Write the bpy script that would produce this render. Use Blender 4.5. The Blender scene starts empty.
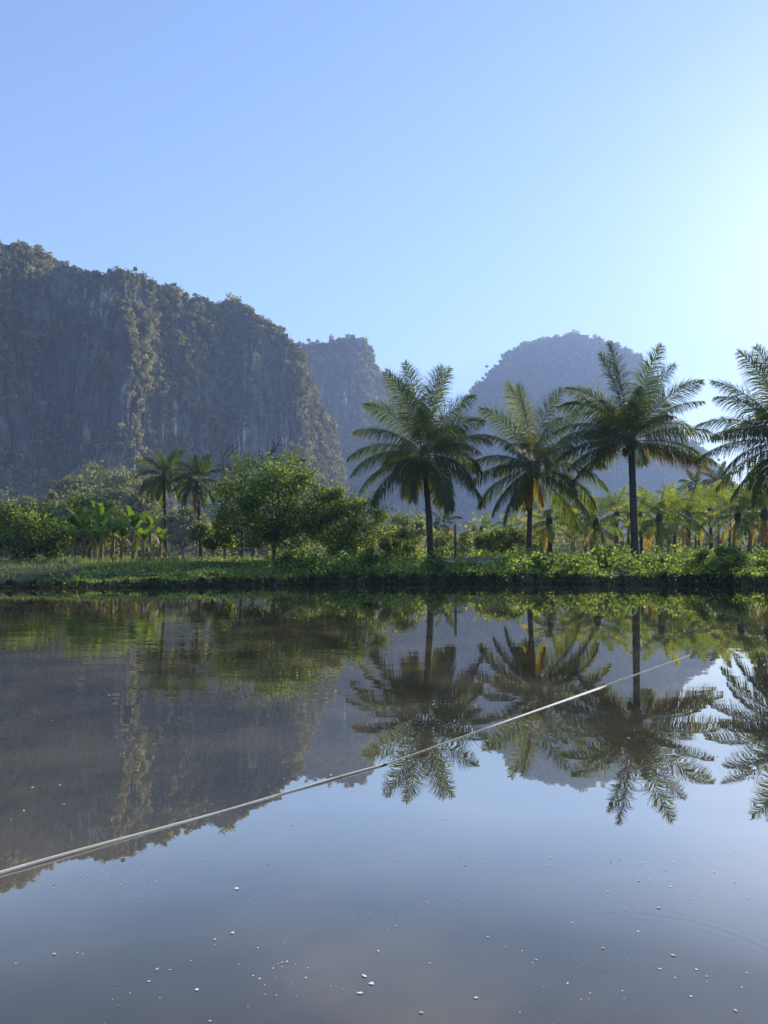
import bpy, math, random
import numpy as np

R = math.radians
rnd = random.Random(11)
rng = np.random.default_rng(7)
sc = bpy.context.scene
COL = sc.collection

# ------------------------------------------------------------------ camera, sky, sun, exposure
CAM_H, F, PITCH = 1.2, 740.0, R(3.4)
cam_data = bpy.data.cameras.new("camera")
cam_data.sensor_fit = 'VERTICAL'
cam_data.sensor_height = 36.0
cam_data.lens = 36.0 * F / 1024.0
cam_data.clip_start = 0.05
cam_data.clip_end = 8000
cam = bpy.data.objects.new("camera", cam_data)
COL.objects.link(cam)
cam.location = (0, 0, CAM_H)
cam.rotation_euler = (R(90) + PITCH, 0, 0)
sc.camera = cam

SUN_EL, SUN_AZ = R(22.0), R(35.5)          # azimuth measured from +Y towards +X
world = bpy.data.worlds.new("World")
sc.world = world
world.use_nodes = True
wn, wl = world.node_tree.nodes, world.node_tree.links
sky = wn.new("ShaderNodeTexSky")
sky.sky_type = 'NISHITA'
sky.sun_disc = False
sky.sun_elevation = SUN_EL
sky.sun_rotation = SUN_AZ
sky.altitude = 50
sky.air_density = 1.0
sky.dust_density = 0.15
sky.ozone_density = 4.0
tint = wn.new("ShaderNodeMix"); tint.data_type = 'RGBA'; tint.blend_type = 'MULTIPLY'
tint.inputs[0].default_value = 1.0
tint.inputs[7].default_value = (1.06, .985, 1.0, 1)
wl.new(sky.outputs[0], tint.inputs[6])
wl.new(tint.outputs[2], wn["Background"].inputs[0])
wn["Background"].inputs[1].default_value = 0.13

sun_data = bpy.data.lights.new("sun", 'SUN')
sun_data.energy = 5.0
sun_data.angle = R(0.5)
sun_data.color = (1.0, 0.91, 0.78)
sun = bpy.data.objects.new("sun", sun_data)
COL.objects.link(sun)
sun.rotation_euler = (R(90) - SUN_EL, 0, math.pi - SUN_AZ)
sun.location = (60, 100, 60)

sc.view_settings.view_transform = 'Standard'
sc.view_settings.look = 'None'
sc.view_settings.gamma = 1.0
sc.view_settings.exposure = 1.1
sc.cycles.use_denoising = True
sc.cycles.max_bounces = 6
sc.cycles.diffuse_bounces = 3
sc.cycles.glossy_bounces = 3
sc.cycles.transmission_bounces = 4
sc.cycles.volume_bounces = 0
sc.cycles.transparent_max_bounces = 8

HAZE = 0.00050

# ------------------------------------------------------------------ helpers
cp, sp = math.cos(PITCH), math.sin(PITCH)

def at(px, py, Y):
    """world point seen at a photo pixel, at depth Y"""
    u, v = px - 384.0, 512.0 - py
    d = np.array([u, -sp * v + cp * F, cp * v + sp * F])
    return np.array([0, 0, CAM_H]) + d * (Y / d[1])

def on_water(px, py, z=0.0):
    u, v = px - 384.0, 512.0 - py
    d = np.array([u, -sp * v + cp * F, cp * v + sp * F])
    return np.array([0, 0, CAM_H]) + d * ((z - CAM_H) / d[2])

def hash3(ix, iy, iz, seed):
    h = (ix * 374761393 + iy * 668265263 + iz * 2147483647 + seed * 1274126177) & 0xFFFFFFFF
    h = ((h ^ (h >> 13)) * 1274126177) & 0xFFFFFFFF
    h = ((h ^ (h >> 16)) * 2246822519) & 0xFFFFFFFF
    return ((h ^ (h >> 15)) & 0xFFFFFF) / float(0xFFFFFF)

def vnoise(P, seed=0):
    P = np.asarray(P, dtype=float)
    I = np.floor(P).astype(np.int64)
    f = P - I
    f = f * f * (3 - 2 * f)
    out = 0
    for dx in (0, 1):
        for dy in (0, 1):
            for dz in (0, 1):
                w = (f[..., 0] if dx else 1 - f[..., 0]) * (f[..., 1] if dy else 1 - f[..., 1]) * (f[..., 2] if dz else 1 - f[..., 2])
                out = out + w * hash3(I[..., 0] + dx, I[..., 1] + dy, I[..., 2] + dz, seed)
    return out * 2 - 1

def fbm(P, seed=0, octv=4):
    a, s, t = 1.0, 0.0, 0.0
    P = np.asarray(P, dtype=float)
    for k in range(octv):
        s = s + a * vnoise(P * (2.03 ** k), seed + 17 * k)
        t += a
        a *= 0.5
    return s / t

class MB:
    """gathers vertices, faces and a tint per vertex, then links them as ONE mesh object"""
    def __init__(self):
        self.v, self.q, self.t, self.tn, self.n = [], [], [], [], 0
    def add(self, V, Q, tint=0.5):
        V = np.asarray(V, dtype=float).reshape(-1, 3)
        Q = np.asarray(Q, dtype=np.int64)
        self.v.append(V)
        if Q.shape[1] == 4:
            self.q.append(Q + self.n)
        else:
            self.t.append(Q + self.n)
        tt = np.asarray(tint, dtype=float)
        self.tn.append(np.full(len(V), float(tt)) if tt.ndim == 0 else tt)
        self.n += len(V)
    def build(self, name, mat, parent=None, smooth=False):
        me = bpy.data.meshes.new(name)
        V = np.concatenate(self.v)
        q = np.concatenate(self.q) if self.q else np.zeros((0, 4), np.int64)
        t = np.concatenate(self.t) if self.t else np.zeros((0, 3), np.int64)
        me.vertices.add(len(V))
        me.vertices.foreach_set("co", V.astype(np.float32).ravel())
        nl = len(q) * 4 + len(t) * 3
        me.loops.add(nl)
        me.loops.foreach_set("vertex_index", np.concatenate([q.ravel(), t.ravel()]).astype(np.int32))
        me.polygons.add(len(q) + len(t))
        starts = np.concatenate([np.arange(len(q)) * 4, len(q) * 4 + np.arange(len(t)) * 3])
        me.polygons.foreach_set("loop_start", starts.astype(np.int32))
        if smooth:
            me.polygons.foreach_set("use_smooth", np.ones(len(q) + len(t), dtype=bool))
        me.update(calc_edges=True)
        a = me.attributes.new("tint", 'FLOAT', 'POINT')
        a.data.foreach_set("value", np.concatenate(self.tn).astype(np.float32))
        if mat:
            me.materials.append(mat)
        o = bpy.data.objects.new(name, me)
        COL.objects.link(o)
        if parent:
            o.parent = parent
        return o

def tube(mb, pts, radii, seg=7, tint=0.5):
    pts = np.asarray(pts, dtype=float)
    n = len(pts)
    T = np.gradient(pts, axis=0)
    T /= np.linalg.norm(T, axis=1)[:, None] + 1e-9
    ref = np.array([0.31, 0.95, 0.05]) if abs(T[0][2]) > 0.7 else np.array([0.05, 0.1, 1.0])
    A = np.cross(T, ref); A /= np.linalg.norm(A, axis=1)[:, None]
    B = np.cross(T, A)
    ang = np.linspace(0, 2 * np.pi, seg, endpoint=False)
    r = np.asarray(radii, dtype=float)[:, None, None]
    V = pts[:, None, :] + r * (np.cos(ang)[None, :, None] * A[:, None, :] + np.sin(ang)[None, :, None] * B[:, None, :])
    i = np.arange(n - 1)[:, None] * seg
    j = np.arange(seg)[None, :]
    Q = np.stack([i + j, i + (j + 1) % seg, i + seg + (j + 1) % seg, i + seg + j], -1).reshape(-1, 4)
    mb.add(V.reshape(-1, 3), Q, tint)
    for e in (0, n - 1):
        c = pts[e]
        Vc = np.vstack([V[e], c[None]])
        k = np.arange(seg)
        mb.add(Vc, np.stack([k, (k + 1) % seg, np.full(seg, seg)], -1), tint)

def leaves(mb, C, size, rg, out=None, bias=0.8, wid=0.45, tint=None, stretch=1.0):
    """diamond leaves at the points C; out = preferred normals"""
    n = len(C)
    N = rg.normal(size=(n, 3))
    N /= np.linalg.norm(N, axis=1)[:, None]
    if out is not None:
        N = N * (1 - bias) * 1.3 + out * bias
        N /= np.linalg.norm(N, axis=1)[:, None] + 1e-9
    U = np.cross(N, rg.normal(size=(n, 3)))
    U /= np.linalg.norm(U, axis=1)[:, None] + 1e-9
    W = np.cross(N, U)
    s = (size * rg.uniform(0.65, 1.35, n))[:, None]
    V = np.stack([C - U * s * 0.5 * stretch, C + W * s * wid + N * s * 0.07, C + U * s * 0.5 * stretch, C - W * s * wid + N * s * 0.07], 1)
    Q = np.arange(n * 4).reshape(n, 4)
    if tint is None:
        tint = rg.uniform(0, 1, n)
    mb.add(V.reshape(-1, 3), Q, np.repeat(tint, 4))

def tag(o, label=None, cat=None, group=None, kind=None):
    if label: o["label"] = label
    if cat: o["category"] = cat
    if group: o["group"] = group
    if kind: o["kind"] = kind
    return o

def empty(name, loc, label, cat, group=None):
    o = bpy.data.objects.new(name, None)
    o.empty_display_size = 0.3
    COL.objects.link(o)
    o.location = loc
    return tag(o, label, cat, group)

# ------------------------------------------------------------------ materials
def new_mat(name):
    m = bpy.data.materials.new(name)
    m.use_nodes = True
    nt = m.node_tree
    return m, nt.nodes, nt.links, nt.nodes["Principled BSDF"], nt.nodes["Material Output"]

def ramp(nodes, stops):
    r = nodes.new("ShaderNodeValToRGB")
    e = r.color_ramp.elements
    while len(e) < len(stops):
        e.new(0.5)
    for k, (p, c) in enumerate(stops):
        e[k].position = p
        e[k].color = (*c, 1)
    return r

def leaf_mat(name, stops, trans=0.35, tcol=(1.5, 1.6, 0.6), rough=0.5, spec=0.35):
    m, n, l, b, out = new_mat(name)
    a = n.new("ShaderNodeAttribute"); a.attribute_name = "tint"
    r = ramp(n, stops)
    l.new(a.outputs["Fac"], r.inputs[0])
    l.new(r.outputs[0], b.inputs["Base Color"])
    b.inputs["Roughness"].default_value = rough
    b.inputs["Specular IOR Level"].default_value = spec
    t = n.new("ShaderNodeBsdfTranslucent")
    mul = n.new("ShaderNodeMix"); mul.data_type = 'RGBA'; mul.blend_type = 'MULTIPLY'
    mul.inputs[0].default_value = 1.0
    l.new(r.outputs[0], mul.inputs[6])
    mul.inputs[7].default_value = (*tcol, 1)
    l.new(mul.outputs[2], t.inputs[0])
    mx = n.new("ShaderNodeMixShader"); mx.inputs[0].default_value = trans
    l.new(b.outputs[0], mx.inputs[1]); l.new(t.outputs[0], mx.inputs[2])
    l.new(mx.outputs[0], out.inputs[0])
    return m

def rough_mat(name, stops, scale=3.0, rough=0.85, bump=0.3, stretch=(1, 1, 1), detail=6):
    m, n, l, b, out = new_mat(name)
    tc = n.new("ShaderNodeTexCoord")
    mp = n.new("ShaderNodeMapping"); mp.inputs["Scale"].default_value = stretch
    nz = n.new("ShaderNodeTexNoise"); nz.inputs["Scale"].default_value = scale; nz.inputs["Detail"].default_value = detail
    l.new(tc.outputs["Object"], mp.inputs[0]); l.new(mp.outputs[0], nz.inputs["Vector"])
    r = ramp(n, stops)
    l.new(nz.outputs[0], r.inputs[0]); l.new(r.outputs[0], b.inputs["Base Color"])
    b.inputs["Roughness"].default_value = rough
    b.inputs["Specular IOR Level"].default_value = 0.25
    bp = n.new("ShaderNodeBump"); bp.inputs["Strength"].default_value = bump; bp.inputs["Distance"].default_value = 0.05
    l.new(nz.outputs[0], bp.inputs["Height"]); l.new(bp.outputs[0], b.inputs["Normal"])
    return m

M_PALM = leaf_mat("palm_leaf", [(0, (.048, .070, .022)), (.5, (.084, .110, .034)), (.72, (.18, .20, .05)), (.86, (.32, .23, .04)), (1, (.24, .13, .05))], trans=.45, tcol=(2.4, 2.3, .7), rough=.55, spec=.25)
M_YOUNG = leaf_mat("young_palm_leaf", [(0, (.055, .095, .028)), (.5, (.12, .175, .045)), (.75, (.24, .27, .065)), (.88, (.36, .28, .10)), (1, (.28, .17, .07))], trans=.45, tcol=(2.1, 2.0, .6), rough=.62, spec=.25)
M_LEAF = leaf_mat("broad_leaf", [(0, (.028, .055, .015)), (.5, (.08, .128, .030)), (1, (.24, .29, .07))], trans=.48, tcol=(2.3, 2.2, .9), rough=.6, spec=.25)
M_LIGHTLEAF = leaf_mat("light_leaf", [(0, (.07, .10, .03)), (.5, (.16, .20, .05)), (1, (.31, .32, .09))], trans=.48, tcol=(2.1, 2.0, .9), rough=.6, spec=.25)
M_BANANA = leaf_mat("banana_leaf", [(0, (.07, .13, .02)), (.6, (.12, .2, .03)), (.8, (.19, .23, .04)), (1, (.17, .12, .05))], trans=.45, tcol=(2.0, 2.0, .6), rough=.5, spec=.3)
M_COVER = leaf_mat("creeper_leaf", [(0, (.045, .08, .025)), (.5, (.13, .185, .05)), (1, (.36, .40, .13))], trans=.48, tcol=(1.9, 2.0, .85), rough=.6, spec=.25)
M_GRASS = leaf_mat("grass_blade", [(0, (.06, .10, .025)), (.6, (.14, .20, .045)), (1, (.28, .29, .09))], trans=.4, tcol=(1.8, 1.8, .6))
M_FOREST = leaf_mat("cliff_forest", [(0, (.07, .08, .04)), (.5, (.16, .16, .07)), (1, (.36, .32, .15))], trans=.45, tcol=(1.7, 1.6, .7), rough=.7, spec=.15)
M_BARK = rough_mat("bark", [(.3, (.06, .048, .038)), (.7, (.17, .14, .11))], scale=9, bump=.6, stretch=(1, 1, .35))
M_PALMBARK = rough_mat("palm_bark", [(.3, (.03, .025, .022)), (.7, (.085, .072, .06))], scale=5, bump=.6, stretch=(.6, .6, 5))
M_STEM = rough_mat("banana_stem", [(.3, (.12, .12, .05)), (.7, (.28, .22, .11))], scale=6, bump=.3, stretch=(2, 2, .4))
M_RACHIS = rough_mat("frond_stalk", [(.3, (.14, .15, .05)), (.7, (.26, .24, .09))], scale=6, bump=.1)
M_NUT = rough_mat("coconut_husk", [(.3, (.10, .10, .03)), (.7, (.24, .17, .05))], scale=5, bump=.2)
M_GROUND = rough_mat("ground_soil", [(.3, (.022, .019, .013)), (.5, (.04, .037, .02)), (.7, (.065, .07, .028))], scale=.7, bump=.5)
M_CONC = rough_mat("weathered_concrete", [(.3, (.22, .215, .2)), (.7, (.38, .37, .35))], scale=4, bump=.2)
M_WOOD = rough_mat("grey_timber", [(.3, (.06, .052, .042)), (.7, (.15, .125, .10))], scale=6, bump=.4, stretch=(1, 1, .2))
M_BAMBOO = rough_mat("dry_bamboo", [(.3, (.30, .24, .16)), (.42, (.70, .60, .44)), (.7, (.86, .77, .60))], scale=6, bump=.15, stretch=(.7, .7, .7), rough=.5)
M_CORD = rough_mat("pale_cord", [(.3, (.5, .42, .32)), (.7, (.7, .62, .5))], scale=30, bump=.2)
M_STRIP = rough_mat("white_strip", [(.3, (.62, .62, .58)), (.7, (.8, .8, .76))], scale=10, bump=.1, rough=.45)
M_FLECK = rough_mat("pale_petal", [(.3, (.7, .62, .5)), (.7, (.85, .82, .76))], scale=40, bump=.1, rough=.6)

M_SHADE_WEED = leaf_mat("shade_toned_weed", [(0, (.018, .026, .010)), (.6, (.035, .05, .018)), (1, (.07, .08, .03))], trans=.3, tcol=(2.0, 2.0, .8), rough=.6, spec=.2)  # near-black leaf tones paint in the shade on the bank's front
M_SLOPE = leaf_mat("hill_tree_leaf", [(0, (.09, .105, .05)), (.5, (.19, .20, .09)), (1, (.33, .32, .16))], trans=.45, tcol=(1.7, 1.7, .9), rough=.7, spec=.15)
_n = M_FLECK.node_tree.nodes; _l = M_FLECK.node_tree.links
_oi = _n.new("ShaderNodeObjectInfo")
_r = ramp(_n, [(0, (.85, .82, .76)), (.55, (.80, .72, .58)), (.8, (.55, .42, .26)), (1, (.30, .26, .12))])
_l.new(_oi.outputs["Random"], _r.inputs[0]); _l.new(_r.outputs[0], _n["Principled BSDF"].inputs["Base Color"])
# rock of the cliffs: grey limestone with dark weather stains and pale vertical streaks
def rock_mat():
    m, n, l, b, out = new_mat("limestone_cliff")
    tc = n.new("ShaderNodeTexCoord")
    def nz(scale, st, det=5, rgh=.55):
        mp = n.new("ShaderNodeMapping"); mp.inputs["Scale"].default_value = st
        x = n.new("ShaderNodeTexNoise"); x.inputs["Scale"].default_value = scale; x.inputs["Detail"].default_value = det
        x.inputs["Roughness"].default_value = rgh
        l.new(tc.outputs["Object"], mp.inputs[0]); l.new(mp.outputs[0], x.inputs["Vector"])
        return x
    big = nz(.02, (1, 1, .6), 5)
    r1 = ramp(n, [(.32, (.04, .04, .033)), (.5, (.09, .083, .074)), (.70, (.20, .187, .168))])
    med = nz(.11, (1, 1, .55), 6, .65)
    av = n.new("ShaderNodeMath"); av.operation = 'MULTIPLY_ADD'
    l.new(med.outputs[0], av.inputs[0]); av.inputs[1].default_value = .9
    sh = n.new("ShaderNodeMath"); sh.operation = 'SUBTRACT'; sh.inputs[1].default_value = .45
    l.new(big.outputs[0], sh.inputs[0]); l.new(sh.outputs[0], av.inputs[2])
    l.new(av.outputs[0], r1.inputs[0])
    st = nz(.16, (1, 1, .12), 6, .65)
    r2 = ramp(n, [(.56, (0, 0, 0)), (.66, (1, 1, 1))])
    l.new(st.outputs[0], r2.inputs[0])
    where = nz(.014, (1, 1, 1), 2)
    r3 = ramp(n, [(.47, (0, 0, 0)), (.58, (1, 1, 1))])
    l.new(where.outputs[0], r3.inputs[0])
    mu = n.new("ShaderNodeMath"); mu.operation = 'MULTIPLY'
    l.new(r2.outputs[0], mu.inputs[0]); l.new(r3.outputs[0], mu.inputs[1])
    mx = n.new("ShaderNodeMix"); mx.data_type = 'RGBA'
    l.new(mu.outputs[0], mx.inputs[0]); l.new(r1.outputs[0], mx.inputs[6])
    mx.inputs[7].default_value = (.62, .58, .53, 1)
    l.new(mx.outputs[2], b.inputs["Base Color"])
    b.inputs["Roughness"].default_value = .95
    b.inputs["Specular IOR Level"].default_value = .1
    bp = n.new("ShaderNodeBump"); bp.inputs["Strength"].default_value = 1.0; bp.inputs["Distance"].default_value = 4.0
    l.new(st.outputs[0], bp.inputs["Height"]); l.new(bp.outputs[0], b.inputs["Normal"])
    return m
M_ROCK = rock_mat()

def water_mat():
    m, n, l, b, out = new_mat("pond_water")
    geo = n.new("ShaderNodeNewGeometry")
    # muddy body of the water: silt with cloudy patches
    nz = n.new("ShaderNodeTexNoise"); nz.inputs["Scale"].default_value = .8; nz.inputs["Detail"].default_value = 6
    l.new(geo.outputs["Position"], nz.inputs["Vector"])
    r = ramp(n, [(.36, (.050, .042, .030)), (.5, (.095, .078, .056)), (.64, (.175, .138, .085))])
    l.new(nz.outputs[0], r.inputs[0])
    d = n.new("ShaderNodeBsdfDiffuse"); l.new(r.outputs[0], d.inputs[0])
    g = n.new("ShaderNodeBsdfGlossy"); g.inputs["Roughness"].default_value = 0.0
    g.inputs[0].default_value = (.98, .93, .82, 1)
    # ripples: faint breeze texture, and rings where something touched the surface
    mp = n.new("ShaderNodeMapping"); mp.inputs["Scale"].default_value = (.55, 1.6, 1)
    l.new(geo.outputs["Position"], mp.inputs[0])
    w1 = n.new("ShaderNodeTexNoise"); w1.inputs["Scale"].default_value = 1.6; w1.inputs["Detail"].default_value = 2
    l.new(mp.outputs[0], w1.inputs["Vector"])
    total = None
    def math_(op, a, bb=None):
        x = n.new("ShaderNodeMath"); x.operation = op
        for k, v in enumerate((a, bb)):
            if v is None: continue
            if isinstance(v, (int, float)): x.inputs[k].default_value = v
            else: l.new(v, x.inputs[k])
        return x.outputs[0]
    # a breath of wind roughens the left half of the pond
    dw = n.new("ShaderNodeVectorMath"); dw.operation = 'DISTANCE'
    l.new(geo.outputs["Position"], dw.inputs[0]); dw.inputs[1].default_value = (-5.5, 9.5, 0)
    ms = n.new("ShaderNodeMapRange"); ms.interpolation_type = 'SMOOTHSTEP'
    ms.inputs[1].default_value = 8.0; ms.inputs[2].default_value = 2.5; ms.inputs[3].default_value = .0007; ms.inputs[4].default_value = .0042
    l.new(dw.outputs["Value"], ms.inputs[0])
    h = math_('MULTIPLY', w1.outputs[0], ms.outputs[0])
    for (px, py, rad, width, amp, wl_) in RINGS:
        c = on_water(px, py)
        dist = n.new("ShaderNodeVectorMath"); dist.operation = 'DISTANCE'
        l.new(geo.outputs["Position"], dist.inputs[0]); dist.inputs[1].default_value = (c[0], c[1], 0)
        dd = math_('SUBTRACT', dist.outputs["Value"], rad)
        env = math_('POWER', 2.718, math_('MULTIPLY', math_('MULTIPLY', dd, dd), -1.0 / (width * width)))
        wv = math_('MULTIPLY', math_('SINE', math_('MULTIPLY', dd, 6.283 / wl_)), env)
        h = math_('ADD', h, math_('MULTIPLY', wv, amp))
    bp = n.new("ShaderNodeBump"); bp.inputs["Strength"].default_value = 1.0; bp.inputs["Distance"].default_value = 1.0
    l.new(h, bp.inputs["Height"])
    l.new(bp.outputs[0], g.inputs["Normal"])
    lw = n.new("ShaderNodeLayerWeight"); lw.inputs[0].default_value = .5
    fr_ = ramp(n, [(0, (.02,) * 3), (.46, (.10,) * 3), (.56, (.22,) * 3), (.69, (.60,) * 3), (.84, (.70,) * 3), (1, (1,) * 3)])
    l.new(lw.outputs["Facing"], fr_.inputs[0])
    fac = fr_.outputs[0]
    mx = n.new("ShaderNodeMixShader")
    l.new(fac, mx.inputs[0]); l.new(d.outputs[0], mx.inputs[1]); l.new(g.outputs[0], mx.inputs[2])
    l.new(mx.outputs[0], out.inputs[0])
    return m
RINGS = [(603, 957, .085, .012, .00030, .018), (668, 985, .42, .05, .00022, .045), (470, 862, .12, .03, .00006, .035)]
M_WATER = water_mat()

# ------------------------------------------------------------------ ground and water
def shore_y(x):
    x = np.asarray(x, dtype=float)
    P = np.stack([x * .25, 0 * x, 0 * x], -1)
    return np.interp(x, [-40, -16, -8, -2, 4, 12, 40], [26, 27.3, 28.6, 31.2, 31.6, 30.0, 29]) + .35 * vnoise(P * 1.3, 3) + .3 * vnoise(P * 4, 4) + .16 * vnoise(P * 13, 6)

def ground_z(x, y):
    x = np.asarray(x, dtype=float); y = np.asarray(y, dtype=float)
    P = np.stack([x * .25, y * .25, np.zeros_like(x)], -1)
    shore = shore_y(x)
    side = np.clip((x + 9) / 10.0, 0, 1); side = side * side * (3 - 2 * side)
    H = .20 + .13 * side
    d = y - shore
    t = np.clip(d / .7, 0, 1); rise = t * t * (3 - 2 * t)
    z = -.35 + rise * (.35 + H)
    t2 = np.clip((d - 1) / 9.0, 0, 1)
    z = z + t2 * (.85 + .2 * side - H)
    z = z + np.clip(d, 0, 1) * .07 * vnoise(P * 4 + 9, 5)
    # the bank behind the photographer
    tb = np.clip((-1.2 - y) / 1.5, 0, 1)
    return z + tb * 1.1

ys = np.concatenate([np.linspace(-1500, -20, 20), np.linspace(-18, 26, 40), np.arange(26.4, 34, .12), np.arange(34, 60, .8), np.linspace(61, 200, 50), np.linspace(215, 1960, 60)])
xs = np.concatenate([np.linspace(-1500, -60, 40), np.arange(-58, -26, 1.0), np.arange(-26, 26, .25), np.arange(26, 58, 1.0), np.linspace(60, 1500, 40)])
X, Y = np.meshgrid(xs, ys)
Z = ground_z(X, Y)
mb = MB()
nx = len(xs)
ii, jj = np.meshgrid(np.arange(len(ys) - 1), np.arange(nx - 1), indexing='ij')
base = (ii * nx + jj).ravel()
mb.add(np.stack([X, Y, Z], -1).reshape(-1, 3), np.stack([base, base + 1, base + nx + 1, base + nx], -1))
g = mb.build("ground", M_GROUND, smooth=True)
tag(g, "dark soil bank and level fields beyond the pond", "ground", kind="structure")

mb = MB()
mb.add([(-300, -1.0, 0), (300, -1.0, 0), (300, 34, 0), (-300, 34, 0)], [[0, 1, 2, 3]])
w = mb.build("water", M_WATER)
tag(w, "still muddy pond mirroring palms, cliffs and sky", "water", kind="structure")

# ------------------------------------------------------------------ mountains
def interp(px, pts):
    a = np.array(pts, dtype=float)
    return np.interp(px, a[:, 0], a[:, 1])

def mountain(name, label, ridge, depth, prof, seed, nu=340, foot_z=-.5, flute=7.0, rise_back=1.0):
    """a hill lofted along its ridge: ridge = [(px, py)] seen at depth[(px, Y)], each station swept through the
    cross-section prof = [(fraction of height, metres in front of the ridge)]"""
    px = np.linspace(ridge[0][0], ridge[-1][0], nu)
    rp = np.array([at(a, interp(a, ridge), interp(a, depth)) for a in px])
    pr = np.array(prof, dtype=float)
    tt = np.concatenate([[0], np.cumsum(np.hypot(np.diff(pr[:, 0]) * 170, np.diff(pr[:, 1])))])
    nv = 240
    tv = np.linspace(0, tt[-1], nv)
    fr = np.interp(tv, tt, pr[:, 0]); of = np.interp(tv, tt, pr[:, 1])
    hgt = np.maximum(rp[:, 2] - foot_z, 1)
    sc_ = np.clip(hgt / hgt.max(), .12, 1) ** .6
    # offset runs towards the camera in plan
    dirv = -rp[:, :2] / np.linalg.norm(rp[:, :2], axis=1)[:, None]
    Vx = rp[:, None, 0] + dirv[:, None, 0] * of[None, :] * sc_[:, None]
    Vy = rp[:, None, 1] + dirv[:, None, 1] * of[None, :] * sc_[:, None]
    Vz = foot_z + fr[None, :] * hgt[:, None]
    V = np.stack([Vx, Vy, Vz], -1)
    # weathering: upright flutes and pockets, strongest on the steep part
    S = np.stack([V[..., 0] / 26, V[..., 1] / 40, V[..., 2] / 90], -1)
    steep = np.interp(fr, [0, .15, .3, .85, 1], [.25, .5, 1, .9, .2])[None, :]
    n1 = fbm(S, seed, 4); n2 = fbm(S * np.array([3.5, 3.5, 2.5]), seed + 5, 3)
    n3 = fbm(S * np.array([9, 9, 6]), seed + 21, 3); n4 = 1 - 2 * np.abs(fbm(S * np.array([5, 5, 1.6]), seed + 27, 3)) ** .7
    n5 = vnoise(S * np.array([24, 24, 16]), seed + 29)
    push = (n1 * flute * 1.7 + n2 * flute * .6 + n3 * flute * .42 - np.clip(n4 - .45, 0, 1) * flute * .9 + n5 * flute * .14) * steep
    V[..., 0] += dirv[:, None, 0] * push + fbm(S * 1.7 + 31, seed + 9, 3) * flute * .5 * steep
    V[..., 1] += dirv[:, None, 1] * push
    V[..., 2] += fbm(S * 2.0 + 57, seed + 13, 3) * 4 * np.interp(fr, [0, .4, .95, 1], [.2, 1, .6, .25])[None, :]
    mb = MB()
    i, j = np.meshgrid(np.arange(nu - 1), np.arange(nv - 1), indexing='ij')
    b = (i * nv + j).ravel()
    mb.add(V.reshape(-1, 3), np.stack([b, b + nv, b + nv + 1, b + 1], -1))
    o = mb.build(name, M_ROCK, smooth=True)
    tag(o, label, "mountain", kind="structure")
    # face centres and normals for the forest
    A = V[:-1, :-1]; B = V[1:, :-1]; D = V[:-1, 1:]; C2 = V[1:, 1:]
    N = np.cross(C2 - A, D - B)
    ar = np.linalg.norm(N, axis=-1) * .5
    N /= (ar[..., None] * 2 + 1e-9)
    cen = (A + B + C2 + D) / 4
    frg = np.broadcast_to(((fr[:-1] + fr[1:]) / 2)[None, :], ar.shape)
    front = np.broadcast_to((np.arange(nv - 1) < np.argmax(fr) + 18)[None, :], ar.shape)
    return cen.reshape(-1, 3), N.reshape(-1, 3), ar.ravel(), frg.ravel(), front.ravel()

def scrub_on(mb, surf, seed, n, rad, quad, per=16):
    cen, N, ar, frg, front = surf
    rg = np.random.default_rng(seed + 90)
    w = ar * front * np.clip(fbm(cen / 22 * np.array([1, 1, .6]), seed + 40, 3) * 3 + .15, 0, 1)
    idx = rg.choice(len(ar), n, p=w / w.sum())
    r = rad * rg.uniform(.4, 1.3, n)
    d = rg.normal(size=(n, per, 3)); d /= np.linalg.norm(d, axis=2)[..., None]
    pts = cen[idx][:, None, :] + d * r[:, None, None] * np.array([1, 1, 1.3])
    o_ = d + np.array([0, 0, .4]); o_ /= np.linalg.norm(o_, axis=2)[..., None]
    leaves(mb, pts.reshape(-1, 3), quad, rg, out=o_.reshape(-1, 3), bias=.6, wid=.5, tint=np.repeat(np.clip(rg.normal(size=n) * .15 + .1, 0, 1), per))

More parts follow.
